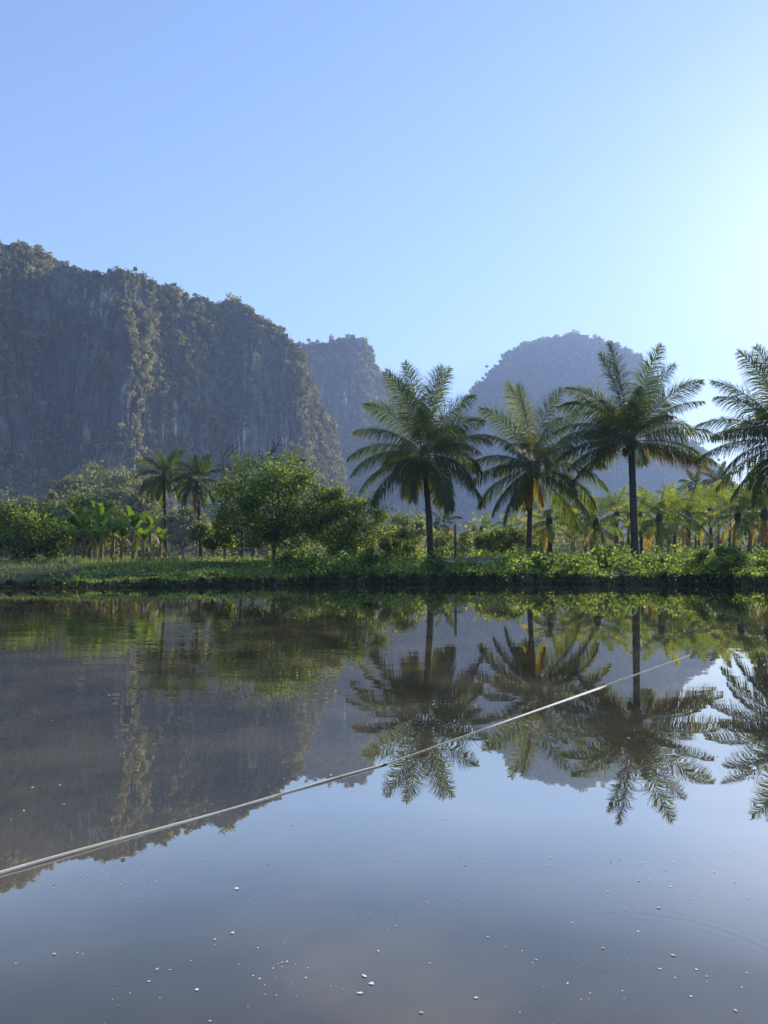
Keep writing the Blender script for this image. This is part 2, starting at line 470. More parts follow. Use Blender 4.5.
def forest_on(mb, surf, seed, rad, dens, quad, per=56, bare=.06, lit_side=.5):
    cen, N, ar, frg, front = surf
    rg = np.random.default_rng(seed)
    sgn = np.sign(np.where(np.abs(N[:, 2]).sum() > 0, np.sum(N[:, 2]), 1))
    N = N * sgn
    P = np.clip((N[:, 2] - .42) / .25, 0, 1)
    patch = fbm(cen / 38, seed + 3, 3)
    P = np.maximum(P, bare * 2.2 * np.clip(patch * 2.5 + .35, 0, 1))
    P = np.maximum(P, lit_side * np.clip((N[:, 0] - .35) / .3, 0, 1) * np.clip(patch * 2 + .8, 0, 1))
    P = np.maximum(P, np.clip((frg - .90) / .06, 0, 1))
    P = np.where(frg < .16, np.maximum(P, .9), P)
    lam = ar * P * dens * front
    k = rg.poisson(lam)
    idx = np.repeat(np.arange(len(k)), k)
    n = len(idx)
    c = cen[idx] + rg.normal(size=(n, 3)) * rad * .6
    nn = N[idx] * .55 + np.array([0, 0, .75])
    nn /= np.linalg.norm(nn, axis=1)[:, None]
    r = rad * rg.uniform(.55, 1.35, n) ** 1.0
    c = c + nn * r[:, None] * .25
    tn = np.clip(.5 + .28 * fbm(c / 30, seed + 8, 2) + rg.normal(size=n) * .22, 0, 1)
    d = rg.normal(size=(n, per, 3))
    d /= np.linalg.norm(d, axis=2)[..., None]
    lump = 1 + .30 * vnoise(d * 2.1 + c[:, None, :], seed + 1)
    pts = c[:, None, :] + d * r[:, None, None] * lump[..., None] * rg.uniform(.45, 1.05, (n, per))[..., None] * np.array([1.05, 1.05, .9])
    leaves(mb, pts.reshape(-1, 3), quad, rg, out=d.reshape(-1, 3), bias=.72, wid=.5,
           tint=np.clip(np.repeat(tn, per) + rg.normal(size=n * per) * .1, 0, 1))
    return n

CLIFF = [(0, 78), (.10, 50), (.20, 30), (.26, 22), (.5, 17), (.78, 14), (.88, 9), (.95, 4), (1, 0), (.97, -12), (.85, -30), (.5, -70), (0, -120)]
DOME = [(0, 120), (.2, 80), (.4, 50), (.6, 36), (.8, 22), (.92, 10), (1, 0), (.95, -18), (.7, -60), (0, -160)]

fm = MB()
s = mountain("cliff_mountain", "tall forest topped limestone cliff at the left edge of the valley",
    [(-330, 330), (-220, 285), (-120, 255), (-50, 238), (0, 243), (30, 246), (50, 257), (78, 271), (100, 275), (125, 271), (138, 273), (150, 279), (158, 288), (168, 285), (180, 290), (190, 299), (198, 296), (208, 303), (218, 316), (226, 345), (231, 400), (237, 480), (243, 556)],
    [(-330, 300), (-50, 318), (0, 330), (30, 350), (55, 370), (76, 376), (125, 374), (140, 384), (170, 410), (200, 432), (225, 452), (243, 460)], CLIFF, 21, nu=760, flute=10)
scrub_on(fm, s, 1, 220, 1.3, .95)
forest_on(fm, s, 1, 2.0, .15, 1.1, per=44, bare=.025, lit_side=.95)
s = mountain("cliff_mountain", "right shoulder of the left cliff sloping down with sunlit vegetation on its edge",
    [(150, 420), (172, 340), (190, 312), (205, 303), (216, 306), (226, 299), (240, 302), (252, 309), (262, 319), (270, 321), (284, 333), (290, 343), (300, 354), (307, 378), (316, 396), (326, 416), (334, 438), (341, 468), (347, 510), (356, 556)],
    [(150, 470), (222, 462), (245, 458), (262, 460), (285, 474), (300, 488), (320, 520), (345, 580), (356, 600)], CLIFF, 47, nu=560, flute=9)
scrub_on(fm, s, 3, 120, 1.5, 1.1)
forest_on(fm, s, 3, 2.3, .13, 1.3, per=44, bare=.025, lit_side=.95)
s = mountain("cliff_mountain", "flat topped hazy peak behind the left cliff",
    [(225, 470), (260, 400), (280, 368), (296, 352), (304, 345), (325, 343), (345, 338), (360, 338), (370, 346), (374, 362), (380, 374), (392, 380), (405, 386), (415, 396), (428, 412), (440, 436), (452, 470), (466, 556)],
    [(225, 860), (340, 870), (362, 885), (400, 980), (440, 1080), (466, 1100)], [(a, b * 1.3) for a, b in CLIFF], 59, nu=260, flute=10)
scrub_on(fm, s, 4, 350, 1.9, 1.6)
forest_on(fm, s, 4, 3.2, .05, 2.0, per=44, bare=.05, lit_side=.8)
s = mountain("cliff_mountain", "broad pale blue hazy dome behind the tall coconut palms",
    [(400, 500), (420, 448), (440, 420), (458, 407), (468, 397), (474, 388), (484, 380), (490, 371), (500, 363), (507, 353), (516, 350), (524, 344), (540, 339), (556, 337), (570, 334), (578, 333), (590, 338), (603, 341), (616, 344), (630, 352), (642, 359), (654, 376), (662, 392), (669, 420), (682, 437), (700, 447), (716, 462), (730, 482), (755, 500), (800, 530), (840, 556)],
    [(400, 1440), (560, 1450), (660, 1460), (700, 1500), (840, 1560)], [(a, b * 1.9) for a, b in DOME], 71, nu=460, flute=30)
scrub_on(fm, s, 5, 250, 2.5, 2.2)
forest_on(fm, s, 5, 4.6, .018, 3.2, per=40, bare=.15, lit_side=.6)
o = fm.build("mountain_forest", M_FOREST)
tag(o, "dense forest clothing the tops and ledges of the limestone cliffs", "forest", kind="stuff")

# ------------------------------------------------------------------ trees
def make_tree(name, label, cat, x, y, z0, width, height, mat, seed, trunk_h=None, blobs=16, per=220, leaf=.2, group=None, flat=.9, trunk_r=None, base_low=.25, forks=1):
    """broadleaf tree: trunk with limbs reaching into leaf clumps of an uneven crown"""
    rg = np.random.default_rng(seed)
    root = empty(name, (x, y, z0), label, cat, group)
    trunk_h = trunk_h if trunk_h is not None else height * .3
    tr = trunk_r or max(.06, height * .022)
    cz0 = height * base_low
    C = []
    for k in range(blobs * 30):
        d = rg.normal(size=3); d /= np.linalg.norm(d)
        rr = rg.uniform(.35, 1) ** .5
        p = np.array([d[0] * width * .5 * rr, d[1] * width * .42 * rr, cz0 + (height - cz0) * (.5 + .5 * d[2] * rr)])
        fz = (p[2] - cz0) / (height - cz0)
        if fz < .3 and rg.uniform() < .4: continue
        rb = width * rg.uniform(.07, .19)
        p *= 1 - rb / width * .6
        if all(np.linalg.norm(p - q[0]) > (rb + q[1]) * .55 for q in C):
            C.append((p, rb))
        if len(C) >= blobs: break
    t = MB()
    lean = rg.normal(size=2) * height * .03
    top = np.array([lean[0], lean[1], trunk_h])
    tube(t, [(0, 0, -.2), (lean[0] * .2, lean[1] * .2, trunk_h * .4), top], [tr * 1.35, tr, tr * .8], 8)
    for p, rb in C:
        mid = (top + p) / 2 + rg.normal(size=3) * width * .04 + np.array([0, 0, -.03 * height])
        st = top * rg.uniform(.55, 1)
        tube(t, [st, mid, p, p + (p - mid) * .35], [tr * .5, tr * .32, tr * .16, tr * .05], 5)
    t.build("trunk", M_BARK, root, smooth=True)
    c = MB()
    ctr = np.array([0, 0, (cz0 + height) / 2])
    for p, rb in C:
        n = int(per * rg.uniform(.7, 1.3))
        d = rg.normal(size=(n, 3)); d /= np.linalg.norm(d, axis=1)[:, None]
        r = rb * rg.uniform(.45, 1.12, n) * (1 + .25 * vnoise(d * 2 + p, seed))
        pts = p + d * r[:, None] * np.array([1.15, 1.15, flat])
        o_ = d * .7 + np.array([0, 0, .45])
        o_ /= np.linalg.norm(o_, axis=1)[:, None]
        tone = rg.uniform(.05, .8)
        leaves(c, pts, leaf, rg, out=o_, bias=.5, wid=.32, tint=np.clip(tone + rg.normal(size=n) * .2, 0, 1))
    # loose sprays that break the outline
    n = int(blobs * per * .16)
    pick = rg.integers(0, len(C), n)
    d = rg.normal(size=(n, 3)); d /= np.linalg.norm(d, axis=1)[:, None]
    pts = np.array([C[k][0] for k in pick]) + d * np.array([C[k][1] for k in pick])[:, None] * rg.uniform(1.0, 1.8, n)[:, None]
    pts = pts[pts[:, 2] > .1]
    leaves(c, pts, leaf, rg, wid=.3)
    c.build("crown", mat, root)
    return root

def frond_mesh(az, el, L, droop, rg, npair=46, lw=.055, llen=.85, tone=.3, side_bend=0.0, hang=.5, tip_yellow=0.0, roll=0.0):
    """one feather frond starting at the origin; returns the leaf blades and its stalk"""
    m = 16
    t = np.linspace(0, 1, m)
    e = el - droop * t ** 1.4
    a = az + side_bend * t ** 2
    step = L / (m - 1)
    T = np.stack([np.cos(e) * np.cos(a), np.cos(e) * np.sin(a), np.sin(e)], -1)
    P = np.vstack([[0, 0, 0], np.cumsum(T[:-1] * step, axis=0)])
    mb = MB(); st = MB()
    tube(st, P, np.interp(t, [0, .1, 1], [.05, .03, .008]) * L / 4.5, 5)
    tt = np.linspace(.13, .995, npair)
    tt = np.clip(tt + rg.normal(size=npair) * .004, .12, 1)
    Bp = np.stack([np.interp(tt, t, P[:, k]) for k in range(3)], -1)
    Tg = np.stack([np.interp(tt, t, T[:, k]) for k in range(3)], -1)
    Sd = np.cross(Tg, np.array([0, 0, 1.0]))
    nrm = np.linalg.norm(Sd, axis=1)[:, None]
    Sd = np.where(nrm > .15, Sd / (nrm + 1e-9), np.array([-math.sin(az), math.cos(az), 0]))
    Up = np.cross(Sd, Tg)
    rr = (roll * np.interp(tt, [.1, .5, 1], [.5, 1, 1.3]))[:, None]
    Sd, Up = Sd * np.cos(rr) + Up * np.sin(rr), Up * np.cos(rr) - Sd * np.sin(rr)
    ll = llen * np.interp(tt, [.12, .25, .5, .8, 1], [.55, .92, 1, .66, .22]) * rg.uniform(.85, 1.12, npair)
    for s in (-1, 1):
        fwd = np.interp(tt, [.1, 1], [.4, 1.5])[:, None]
        dirn = s * Sd + Tg * fwd + Up * .2 + np.array([0, 0, -.38 * hang]) + rg.normal(size=(npair, 3)) * .22
        dirn /= np.linalg.norm(dirn, axis=1)[:, None]
        mid = Bp + dirn * ll[:, None] * .5 + np.array([0, 0, -1]) * (ll * .05 * hang * 2)[:, None]
        d2 = dirn + np.array([0, 0, -1.0]) * (hang * rg.uniform(.7, 1.9, npair))[:, None]
        d2 /= np.linalg.norm(d2, axis=1)[:, None]
        tip = mid + d2 * ll[:, None] * .5
        Wd = np.cross(dirn, Up + .3 * s * Sd); Wd /= np.linalg.norm(Wd, axis=1)[:, None]
        w_ = lw * rg.uniform(.8, 1.2, npair)[:, None]
        V = np.stack([Bp - Wd * w_ * .35, Bp + Wd * w_ * .35, mid + Wd * w_ * .5, mid - Wd * w_ * .5, tip + Wd * w_ * .08, tip - Wd * w_ * .08], 1)
        b = np.arange(npair)[:, None] * 6
        Q = np.concatenate([b + np.array([[0, 1, 2, 3]]), b + np.array([[3, 2, 4, 5]])])
        tn = np.clip(tone + rg.normal(size=npair) * .06 + tip_yellow * tt ** 1.3, 0, 1)
        mb.add(V.reshape(-1, 3), Q, np.repeat(tn, 6))
    return mb, st

def palm(name, label, base, crown_z, fronds, seed, trunk_r=.2, lean=(0, 0), mat=None, group=None, npair=46, lw=.055, llen=.85, nuts=0, stub=True):
    """fronds: list of (azimuth, elevation, length, droop, tone, hang, tip_yellow)"""
    rg = np.random.default_rng(seed)
    root = empty(name, tuple(base), label, "palm tree", group)
    h = crown_z - base[2]
    t = MB()
    zz = np.linspace(0, 1, 22)
    pts = np.stack([lean[0] * zz ** 1.5, lean[1] * zz ** 1.5, -.15 + zz * (h + .15)], -1)
    rad = trunk_r * np.interp(zz, [0, .06, .15, .9, 1], [1.65, 1.25, 1.02, .86, .95]) * (1 + .05 * np.sin(np.arange(22) * 2.4))
    tube(t, pts, rad, 10)
    t.build("trunk", M_PALMBARK, root, smooth=True)
    top = np.array([lean[0], lean[1], h])
    # sheathing fibre at the heart of the crown
    hb = MB()
    tube(hb, [top + (0, 0, -.35), top + (0, 0, -.05), top + (0, 0, .35), top + (0, 0, .8)], np.array([.9, 1.5, 1.3, .3]) * trunk_r, 9)
    hb.build("crown_heart", M_PALMBARK, root, smooth=True)
    for (az, el, L, dr, tone, hang, ty) in fronds:
        f, s_ = frond_mesh(az, el, L, dr, rg, npair, lw, llen, tone, rg.normal() * .15, hang, ty, (1 if rg.uniform() < .5 else -1) * (rg.uniform(.85, 1.35) if el > R(48) else rg.uniform(.15, .75)))
        fo = f.build("frond", mat or M_PALM, root)
        fo.location = tuple(top + np.array([math.cos(az), math.sin(az), 0]) * trunk_r * .8 + np.array([0, 0, .15 + .35 * math.sin(el)]))
        so = s_.build("stalk", M_RACHIS, fo, smooth=True)
    for k in range(nuts):
        a = rg.uniform(0, 6.28)
        n_ = MB()
        u = np.linspace(-1, 1, 7)
        tube(n_, np.stack([0 * u, 0 * u, u * .15], -1), .13 * np.sqrt(np.clip(1 - u ** 2, .02, 1)), 8)
        no = n_.build("coconut", M_NUT, root, smooth=True)
        no.location = tuple(top + np.array([math.cos(a) * (trunk_r + .18), math.sin(a) * (trunk_r + .18), -.25 - rg.uniform(0, .3)]))
    return root

def crown_list(rg, n, L, el_hi=80, el_lo=-30, droop=.9, yellow=.25, tone=.25):
    out = []
    for k in range(n):
        q = (k + .5) / n
        el = R(el_hi + (el_lo - el_hi) * q ** .85)
        az = k * 2.39996 + rg.normal() * .15
        old = q > 1 - yellow
        out.append((az, el + rg.normal() * .06, L * rg.uniform(.88, 1.1) * (1 - .12 * (q < .12)), droop * rg.uniform(.7, 1.3) * (1 if q > .15 else .45),
                    (rg.uniform(.6, .9) if old else tone + rg.normal() * .1), .55 if q < .3 else .9, (.3 if rg.uniform() < .35 else 0)))
    return out

def side(deg, L, dr, tone=.25, hang=.7, dep=0.0, ty=0.0):
    """a frond lying near the picture's upright plane: deg from straight up, + to the right"""
    el = R(90 - abs(deg))
    az = (0 if deg > 0 else math.pi) + dep
    return (az, el, L * .99, dr * 1.5 + .12, tone, hang * 1.35, ty)

GTALL = "tall coconut palms along the far bank"
def tall(label, px, py_base, py_crown, Yd, fr, seed, tr, lean=(0, 0), extra=13, L=4.0):
    b = at(px, py_base, Yd)
    b[2] = float(ground_z(b[0], b[1])) - .05
    c = at(px, py_crown, Yd)
    rg = np.random.default_rng(seed + 500)
    ex = []
    for k in range(extra):
        az = (1 if k % 2 else -1) * math.pi / 2 + rg.normal() * .5
        el = R(rg.uniform(-22, 60))
        ex.append((az, el, L * rg.uniform(.85, 1.05), rg.uniform(.6, 1.2), .25 + rg.normal() * .08, .8, 0))
    return palm("coconut_palm", label, b, c[2], fr + ex, seed, tr, lean, None, GTALL, npair=140, lw=.030, llen=1.22, nuts=5)

tall("tall coconut palm with bright yellow tipped fronds, leftmost on the open bank", 431, 557, 458, 40,
     [side(-3, 4.9, .15, .22, .3), side(1, 4.7, .2, .3, .3), side(-14, 4.7, .3, .2, .3, .3), side(6, 4.6, .25, .25, .3, -.3), side(22, 4.4, .55, .22, .4, .2), side(-30, 4.3, .55, .25, .4, -.2),
      side(40, 4.0, .6, .3, .5, .2), side(-52, 4.2, .7, .3, .5, .25, .55), side(58, 3.8, .7, .25, .6, -.3), side(-66, 4.4, .75, .22, .7, -.2),
      side(-80, 4.4, .75, .25, .8, .25, .5), side(74, 3.6, .9, .25, .7, .3), side(-96, 4.2, .6, .22, .8, -.2), side(92, 3.4, .9, .25, .8, -.3),
      side(108, 4.3, .55, .3, .9, .1), side(-112, 3.9, .6, .25, .9, .1), side(-135, 2.3, .4, .84, .9, .5), side(140, 3.2, .3, .35, .9, -.6), side(-155, 2.1, .2, .85, .9, -.4)], 101, .185, (-.35, 0))
tall("tall coconut palm with bright green upright spear and orange dead fronds, second of the tall", 529, 557, 470, 43,
     [side(-6, 4.9, .2, .62, .25), side(-2, 4.6, .2, .55, .25, .6), side(10, 4.8, .3, .3, .3, .2), side(-22, 4.5, .5, .25, .4, -.2), side(28, 4.4, .45, .28, .4, .2), side(-42, 4.2, .7, .25, .5, .2),
      side(46, 4.6, .7, .25, .5, -.2), side(-62, 4.0, .8, .22, .6, -.2), side(64, 4.7, .75, .25, .7, .2), side(-82, 4.1, .7, .25, .7, .2), side(80, 4.7, .8, .3, .8, -.2),
      side(-104, 3.9, .6, .25, .9, -.1), side(96, 4.8, .7, .25, .9, .2), side(-122, 3.6, .4, .3, .9, .2), side(114, 4.6, .5, .25, .9, -.1), side(130, 4.4, .3, .45, .9, .1),
      side(-140, 3.4, .3, .5, .9, -.3), side(-160, 1.7, .1, .84, .9, .3), side(150, 1.9, .2, .80, .9, .5)], 102, .155, (.22, 0))
tall("tallest coconut palm with thick dark trunk and reddish dead frond, third of the tall ones", 635, 559, 445, 40,
     [side(-4, 5.3, .12, .25, .3), side(-10, 4.8, .25, .3, .3, .3), side(8, 5.2, .2, .22, .3, -.2), side(20, 5.0, .3, .25, .4, .2), side(-27, 4.5, .6, .3, .5, -.2),
      side(32, 4.9, .5, .22, .4, -.2), side(44, 4.9, .5, .22, .5, .2), side(-40, 4.6, .8, .35, .5, .2), side(56, 4.6, .7, .25, .6, .3), side(-55, 4.3, .75, .22, .6, -.2),
      side(68, 4.6, .6, .22, .8, -.2), side(-68, 4.5, .75, .25, .7, .2), side(82, 4.6, .5, .25, .9, .2), side(-82, 4.2, .6, .25, .8, -.2), side(94, 4.5, .25, .3, 1.1, -.1),
      side(-96, 4.2, .45, .22, .9, .2), side(98, 4.6, .15, .9, 1.2, .1), side(-106, 3.9, .5, .28, .9, -.3)], 103, .20, (-.08, 0))
tall("coconut palm at the right edge with only its fronds in the picture", 794, 559, 446, 38,
     [side(-8, 5.0, .2, .25, .3), side(-16, 5.2, .35, .25, .35, .2), side(-30, 4.9, .5, .25, .4, -.2), side(-44, 4.8, .55, .25, .5, .2), side(-56, 4.7, .6, .22, .5, -.2),
      side(-68, 4.5, .6, .22, .6, .2), side(-80, 4.7, .55, .25, .8, -.2), side(-92, 4.5, .6, .28, .8, .2), side(-104, 4.3, .5, .25, .9, -.2), side(-118, 4.3, .35, .25, .9, .1),
      side(10, 5.0, .3), side(35, 4.8, .6), side(60, 4.6, .7), side(85, 4.6, .7), side(105, 4.4, .6), side(-132, 3.8, .3, .3, .9, .3)], 104, .22)

# palms farther off on the left
def far_palm(label, px, py_crown, Yd, L, n, seed, group, tr=.16, mat=None, lw=.045, npair=46, el_lo=-45, yellow=.2, droop=1.0, tone=.25, el_hi=85):
    c = at(px, py_crown, Yd)
    b = np.array([c[0], Yd, float(ground_z(c[0], Yd)) - .05])
    rg = np.random.default_rng(seed)
    return palm("coconut_palm", label, b, c[2], crown_list(rg, n, L, el_hi, el_lo, droop, yellow, tone), seed, tr,
                (rg.normal() * .25, 0), mat, group, npair, lw, L * .27, 0)
GL = "coconut palms in front of the left cliff"
far_palm("dark grey green coconut palm rising just right of the banana plants", 167, 479, 53, 2.15, 28, 201, GL, tr=.12, tone=.12, yellow=.08, lw=.035, npair=60, droop=1.3)
far_palm("lower dark coconut palm between the palm beside the bananas and the big bushy tree", 202, 484, 50, 1.95, 28, 202, GL, tr=.12, tone=.12, yellow=.08, lw=.035, npair=60, droop=1.3)
far_palm("pale palm top peeping over the big bushy tree beside bare branches", 243, 478, 74, 2.8, 18, 203, GL)
far_palm("pale grey palm top behind the right side of the big bushy tree", 292, 473, 76, 2.6, 18, 204, GL)
GF = "hazy palms far behind the plantation"
far_palm("far hazy coconut palm standing above the plantation, left one of a pair", 694, 487, 120, 3.2, 18, 205, GF, lw=.09)
far_palm("far hazy coconut palm standing above the plantation, right one of a pair", 717, 484, 115, 3.4, 18, 206, GF, lw=.09)
far_palm("hazy far palm seen between the first two tall trunks", 441, 524, 105, 3.2, 16, 207, GF, lw=.09)

GY = "young coconut palms of the plantation"
young = [
    (550, 524, 52, 2.5, "young palm with dark stout trunk just right of the second tall trunk"),
    (596, 526, 54, 2.5, "young palm with thin dark trunk and yellow hanging fronds left of the thickest tall trunk"),
    (657, 522, 52, 2.7, "young palm with bright green upright fronds close right of the thickest tall trunk"),
    (688, 520, 56, 2.6, "young palm with arching golden lower fronds, second right of the thickest tall trunk"),
    (733, 518, 54, 2.8, "young palm with pale arching fronds behind the round bush on the bank"),
    (764, 516, 52, 2.8, "young palm cut by the right edge of the picture"),
    (572, 518, 68, 2.6, "young palm in the second row under the drooping fronds of the second tall palm"),
    (616, 514, 70, 2.7, "second row young palm seen just left of the thickest tall trunk"),
    (641, 517, 74, 2.6, "second row young palm partly hidden by the thickest tall trunk"),
    (673, 511, 72, 2.7, "second row young palm between two bright front palms"),
    (710, 509, 70, 2.8, "second row young palm below the pair of far hazy palms"),
    (749, 508, 72, 2.8, "second row young palm under the fronds of the palm at the edge"),
    (482, 532, 88, 2.5, "hazy young palm left of the second tall trunk"),
    (512, 530, 90, 2.5, "hazy young palm just left of the second tall trunk behind the small rounded tree"),
    (585, 516, 95, 2.7, "back row hazy young palm left of the thickest tall trunk"),
    (628, 514, 98, 2.7, "back row hazy young palm beside the thickest tall trunk"),
    (660, 510, 100, 2.8, "back row hazy young palm right of the thickest tall trunk"),
    (698, 508, 96, 2.8, "back row hazy young palm below the gap of the far pair"),
    (728, 506, 98, 2.8, "back row hazy young palm behind the round bush on the bank"),
    (768, 504, 96, 2.8, "back row hazy young palm at the right edge of the picture"),
]
for k, (px, py, Yd, L, lab) in enumerate(young):
    far_palm(lab, px, py, Yd, L * .96, 21 if Yd < 80 else 16, 300 + k, GY, tr=.17, mat=M_YOUNG, lw=.042 if Yd < 80 else .07, npair=50 if Yd < 80 else 32,
             el_lo=-35, yellow=.18, droop=1.15, tone=.5)

def gz(x, y): return float(ground_z(x, y))

def tree_px(name, label, cat, px, py_top, Yd, wpx, mat, seed, **kw):
    c = at(px, py_top, Yd)
    z0 = gz(c[0], Yd)
    return make_tree(name, label, cat, c[0], Yd, z0, wpx * Yd / F, c[2] - z0, mat, seed, **kw)

tree_px("bushy_tree", "big bushy green tree with broad rounded crown at the centre left of the bank", "tree", 274, 462, 41, 128, M_LEAF, 401, blobs=52, per=420, leaf=.14, base_low=.12, trunk_h=1.6)
tree_px("bushy_tree", "darker bushy tree joined to the right side of the big rounded tree", "tree", 348, 487, 40, 82, M_LEAF, 402, blobs=34, per=400, leaf=.13, base_low=.04, trunk_h=.8)
tree_px("bushy_tree", "low light green tree between the banana plants and the big bushy tree", "tree", 214, 516, 46, 44, M_LIGHTLEAF, 403, blobs=16, per=220, leaf=.2, base_low=.2)
tree_px("bushy_tree", "dark dense tree at the left edge of the picture", "tree", 20, 500, 44, 92, M_LEAF, 404, blobs=26, per=380, leaf=.16, base_low=.08)
tree_px("bushy_tree", "yellow green feathery tree behind the banana plants", "tree", 92, 488, 49, 58, M_LIGHTLEAF, 405, blobs=18, per=240, leaf=.24, base_low=.2)
tree_px("bushy_tree", "dark undergrowth tree between the left edge tree and the banana plants", "tree", 48, 516, 45, 48, M_LEAF, 406, blobs=18, per=230, leaf=.2, base_low=.05)
tree_px("shrub", "soft yellow green shrub right of the dark bushy tree", "shrub", 398, 526, 38, 38, M_LIGHTLEAF, 407, blobs=14, per=180, leaf=.14, base_low=.02, trunk_h=.3)
tree_px("bushy_tree", "small rounded pale green tree left of the second tall trunk", "tree", 502, 528, 50, 52, M_LIGHTLEAF, 408, blobs=16, per=180, leaf=.2, base_low=.2)
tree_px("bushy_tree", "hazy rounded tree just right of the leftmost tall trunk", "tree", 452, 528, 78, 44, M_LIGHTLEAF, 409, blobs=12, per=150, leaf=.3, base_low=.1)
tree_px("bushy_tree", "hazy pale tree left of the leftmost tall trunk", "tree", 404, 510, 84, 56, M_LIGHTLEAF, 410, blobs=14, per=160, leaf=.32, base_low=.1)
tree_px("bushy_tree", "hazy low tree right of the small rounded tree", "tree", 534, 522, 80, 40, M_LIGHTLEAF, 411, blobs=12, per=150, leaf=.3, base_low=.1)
tree_px("shrub", "dark green shrub at the foot of the second tall trunk", "shrub", 541, 551, 33, 26, M_LEAF, 412, blobs=10, per=160, leaf=.1, base_low=.02, trunk_h=.2)
tree_px("shrub", "round leafy bush overhanging the bank near the right edge", "shrub", 716, 546, 31, 62, M_COVER, 413, blobs=18, per=220, leaf=.1, base_low=.02, trunk_h=.2)
tree_px("shrub", "low dark shrub at the water's edge under the big bushy tree", "shrub", 300, 555, 34, 50, M_LEAF, 414, blobs=12, per=170, leaf=.12, base_low=.02, trunk_h=.2)
tree_px("shrub", "leafy shrub at the foot of the darker bushy tree", "shrub", 368, 548, 34, 34, M_COVER, 415, blobs=10, per=170, leaf=.12, base_low=.02, trunk_h=.2)

# banana plants
def banana(label, px, py_top, Yd, seed, nleaf=11):
    rg = np.random.default_rng(seed)
    c = at(px, py_top, Yd)
    z0 = gz(c[0], Yd)
    H = c[2] - z0
    root = empty("banana_plant", (c[0], Yd, z0), label, "banana plant", "banana plants on the left bank")
    hs = H * .55
    t = MB()
    tube(t, [(0, 0, -.1), (.03, 0, hs * .5), (.05, 0, hs), (.06, 0, hs * 1.08)], [.13, .11, .08, .03], 8)
    t.build("stem", M_STEM, root, smooth=True)
    for k in range(nleaf):
        az = k * 2.4 + rg.uniform(0, .6)
        el = R(rg.uniform(48, 86)); dr = rg.uniform(.5, 2.3); L = H * rg.uniform(.5, .8)
        tone = rg.uniform(.1, .8)
        if k >= nleaf - 2:
            el = R(-20); dr = 1.2; tone = rg.uniform(.9, 1.0); L *= .7
        m = 20
        tt = np.linspace(0, 1, m)
        e = el - dr * tt ** 1.3
        T = np.stack([np.cos(e) * math.cos(az), np.cos(e) * math.sin(az), np.sin(e)], -1)
        P = np.vstack([[0, 0, 0], np.cumsum(T[:-1] * L / (m - 1), axis=0)])
        S = np.array([-math.sin(az), math.cos(az), 0])
        Up = np.cross(T, S); Up = np.where(Up[:, 2:3] < 0, -Up, Up)
        wd = .21 * np.interp(tt, [0, .12, .2, .5, .85, 1], [.05, .08, .7, 1, .7, .02]) * rg.uniform(.85, 1.15)
        lf = MB()
        for s_ in (-1, 1):
            tear = rg.uniform(.6, 1.1, m)
            edge = P + s_ * S * (wd * tear)[:, None] + Up * (wd * .25)[:, None] - np.array([0, 0, 1]) * (wd * .2)[:, None]
            V = np.stack([P, edge], 1).reshape(-1, 3)
            b = np.arange(m - 1)[:, None] * 2
            lf.add(V, b + np.array([[0, 1, 3, 2]]), np.clip(tone + rg.normal() * .05, 0, 1))
        lo = lf.build("leaf", M_BANANA, root, smooth=True)
        lo.location = (.05, 0, hs)
    return root
for k, (px, py, Yd, lab) in enumerate([
        (84, 506, 44, "banana plant with upright bright leaf, leftmost of the banana clump"),
        (102, 500, 43, "tallest banana plant with broad sunlit leaf at the left of the clump"),
        (113, 514, 45, "banana plant with hanging brown leaves in the middle of the clump"),
        (122, 520, 46, "small banana plant half hidden in the middle of the clump"),
        (134, 508, 44, "banana plant with pale upright leaf right of the middle of the clump"),
        (150, 504, 43, "banana plant with dark arching leaves at the right end of the clump"),
        (160, 530, 46, "short banana plant below the dark grey green palm"),
        (74, 522, 43, "low banana plant at the left foot of the clump beside the dark bushes"),
        (95, 524, 42, "low banana plant in front of the tallest banana plant"),
        (143, 524, 42, "low banana plant in front of the right end of the clump")]):
    banana(lab, px, py, Yd, 600 + k)

# leafless branches over the big tree
def bare_tree(label, px, py_top, Yd, seed, spread, bend):
    rg = np.random.default_rng(seed)
    c = at(px, py_top, Yd)
    z0 = gz(c[0], Yd)
    H = c[2] - z0
    root = empty("bare_tree", (c[0], Yd, z0), label, "tree", "leafless trees")
    t = MB()
    pts = [(0, 0, -.1), (.1, 0, H * .4), (.1 + bend * .3, 0, H * .7), (bend, 0, H)]
    tube(t, pts, [.16, .13, .09, .035], 7)
    t.build("trunk", M_BARK, root, smooth=True)
    for k in range(9):
        q = rg.uniform(.5, .95)
        s0 = np.array([np.interp(q, [0, .4, .7, 1], [p[i] for p in pts]) for i in range(3)])
        a = rg.uniform(0, 6.28)
        d = np.array([math.cos(a), math.sin(a), rg.uniform(.5, 1.2)]); d /= np.linalg.norm(d)
        L = spread * rg.uniform(.5, 1)
        b = MB()
        p1 = s0 + d * L * .5 + rg.normal(size=3) * .1; p2 = s0 + d * L + np.array([0, 0, .15 * L])
        tube(b, [s0, p1, p2], [.06, .045, .022], 5)
        for j in range(3):
            dd = d + rg.normal(size=3) * .6; dd /= np.linalg.norm(dd)
            tube(b, [p1, p1 + dd * L * .3, p1 + dd * L * .5 + (0, 0, .1)], [.035, .026, .014], 4)
        b.build("branch", M_BARK, root)
bare_tree("leafless tree with a bent bare branch above the big bushy tree", 254, 442, 56, 701, 1.3, 1.6)
bare_tree("thin leafless tree with fine twigs above the left side of the big bushy tree", 226, 444, 58, 702, 1.7, -.4)

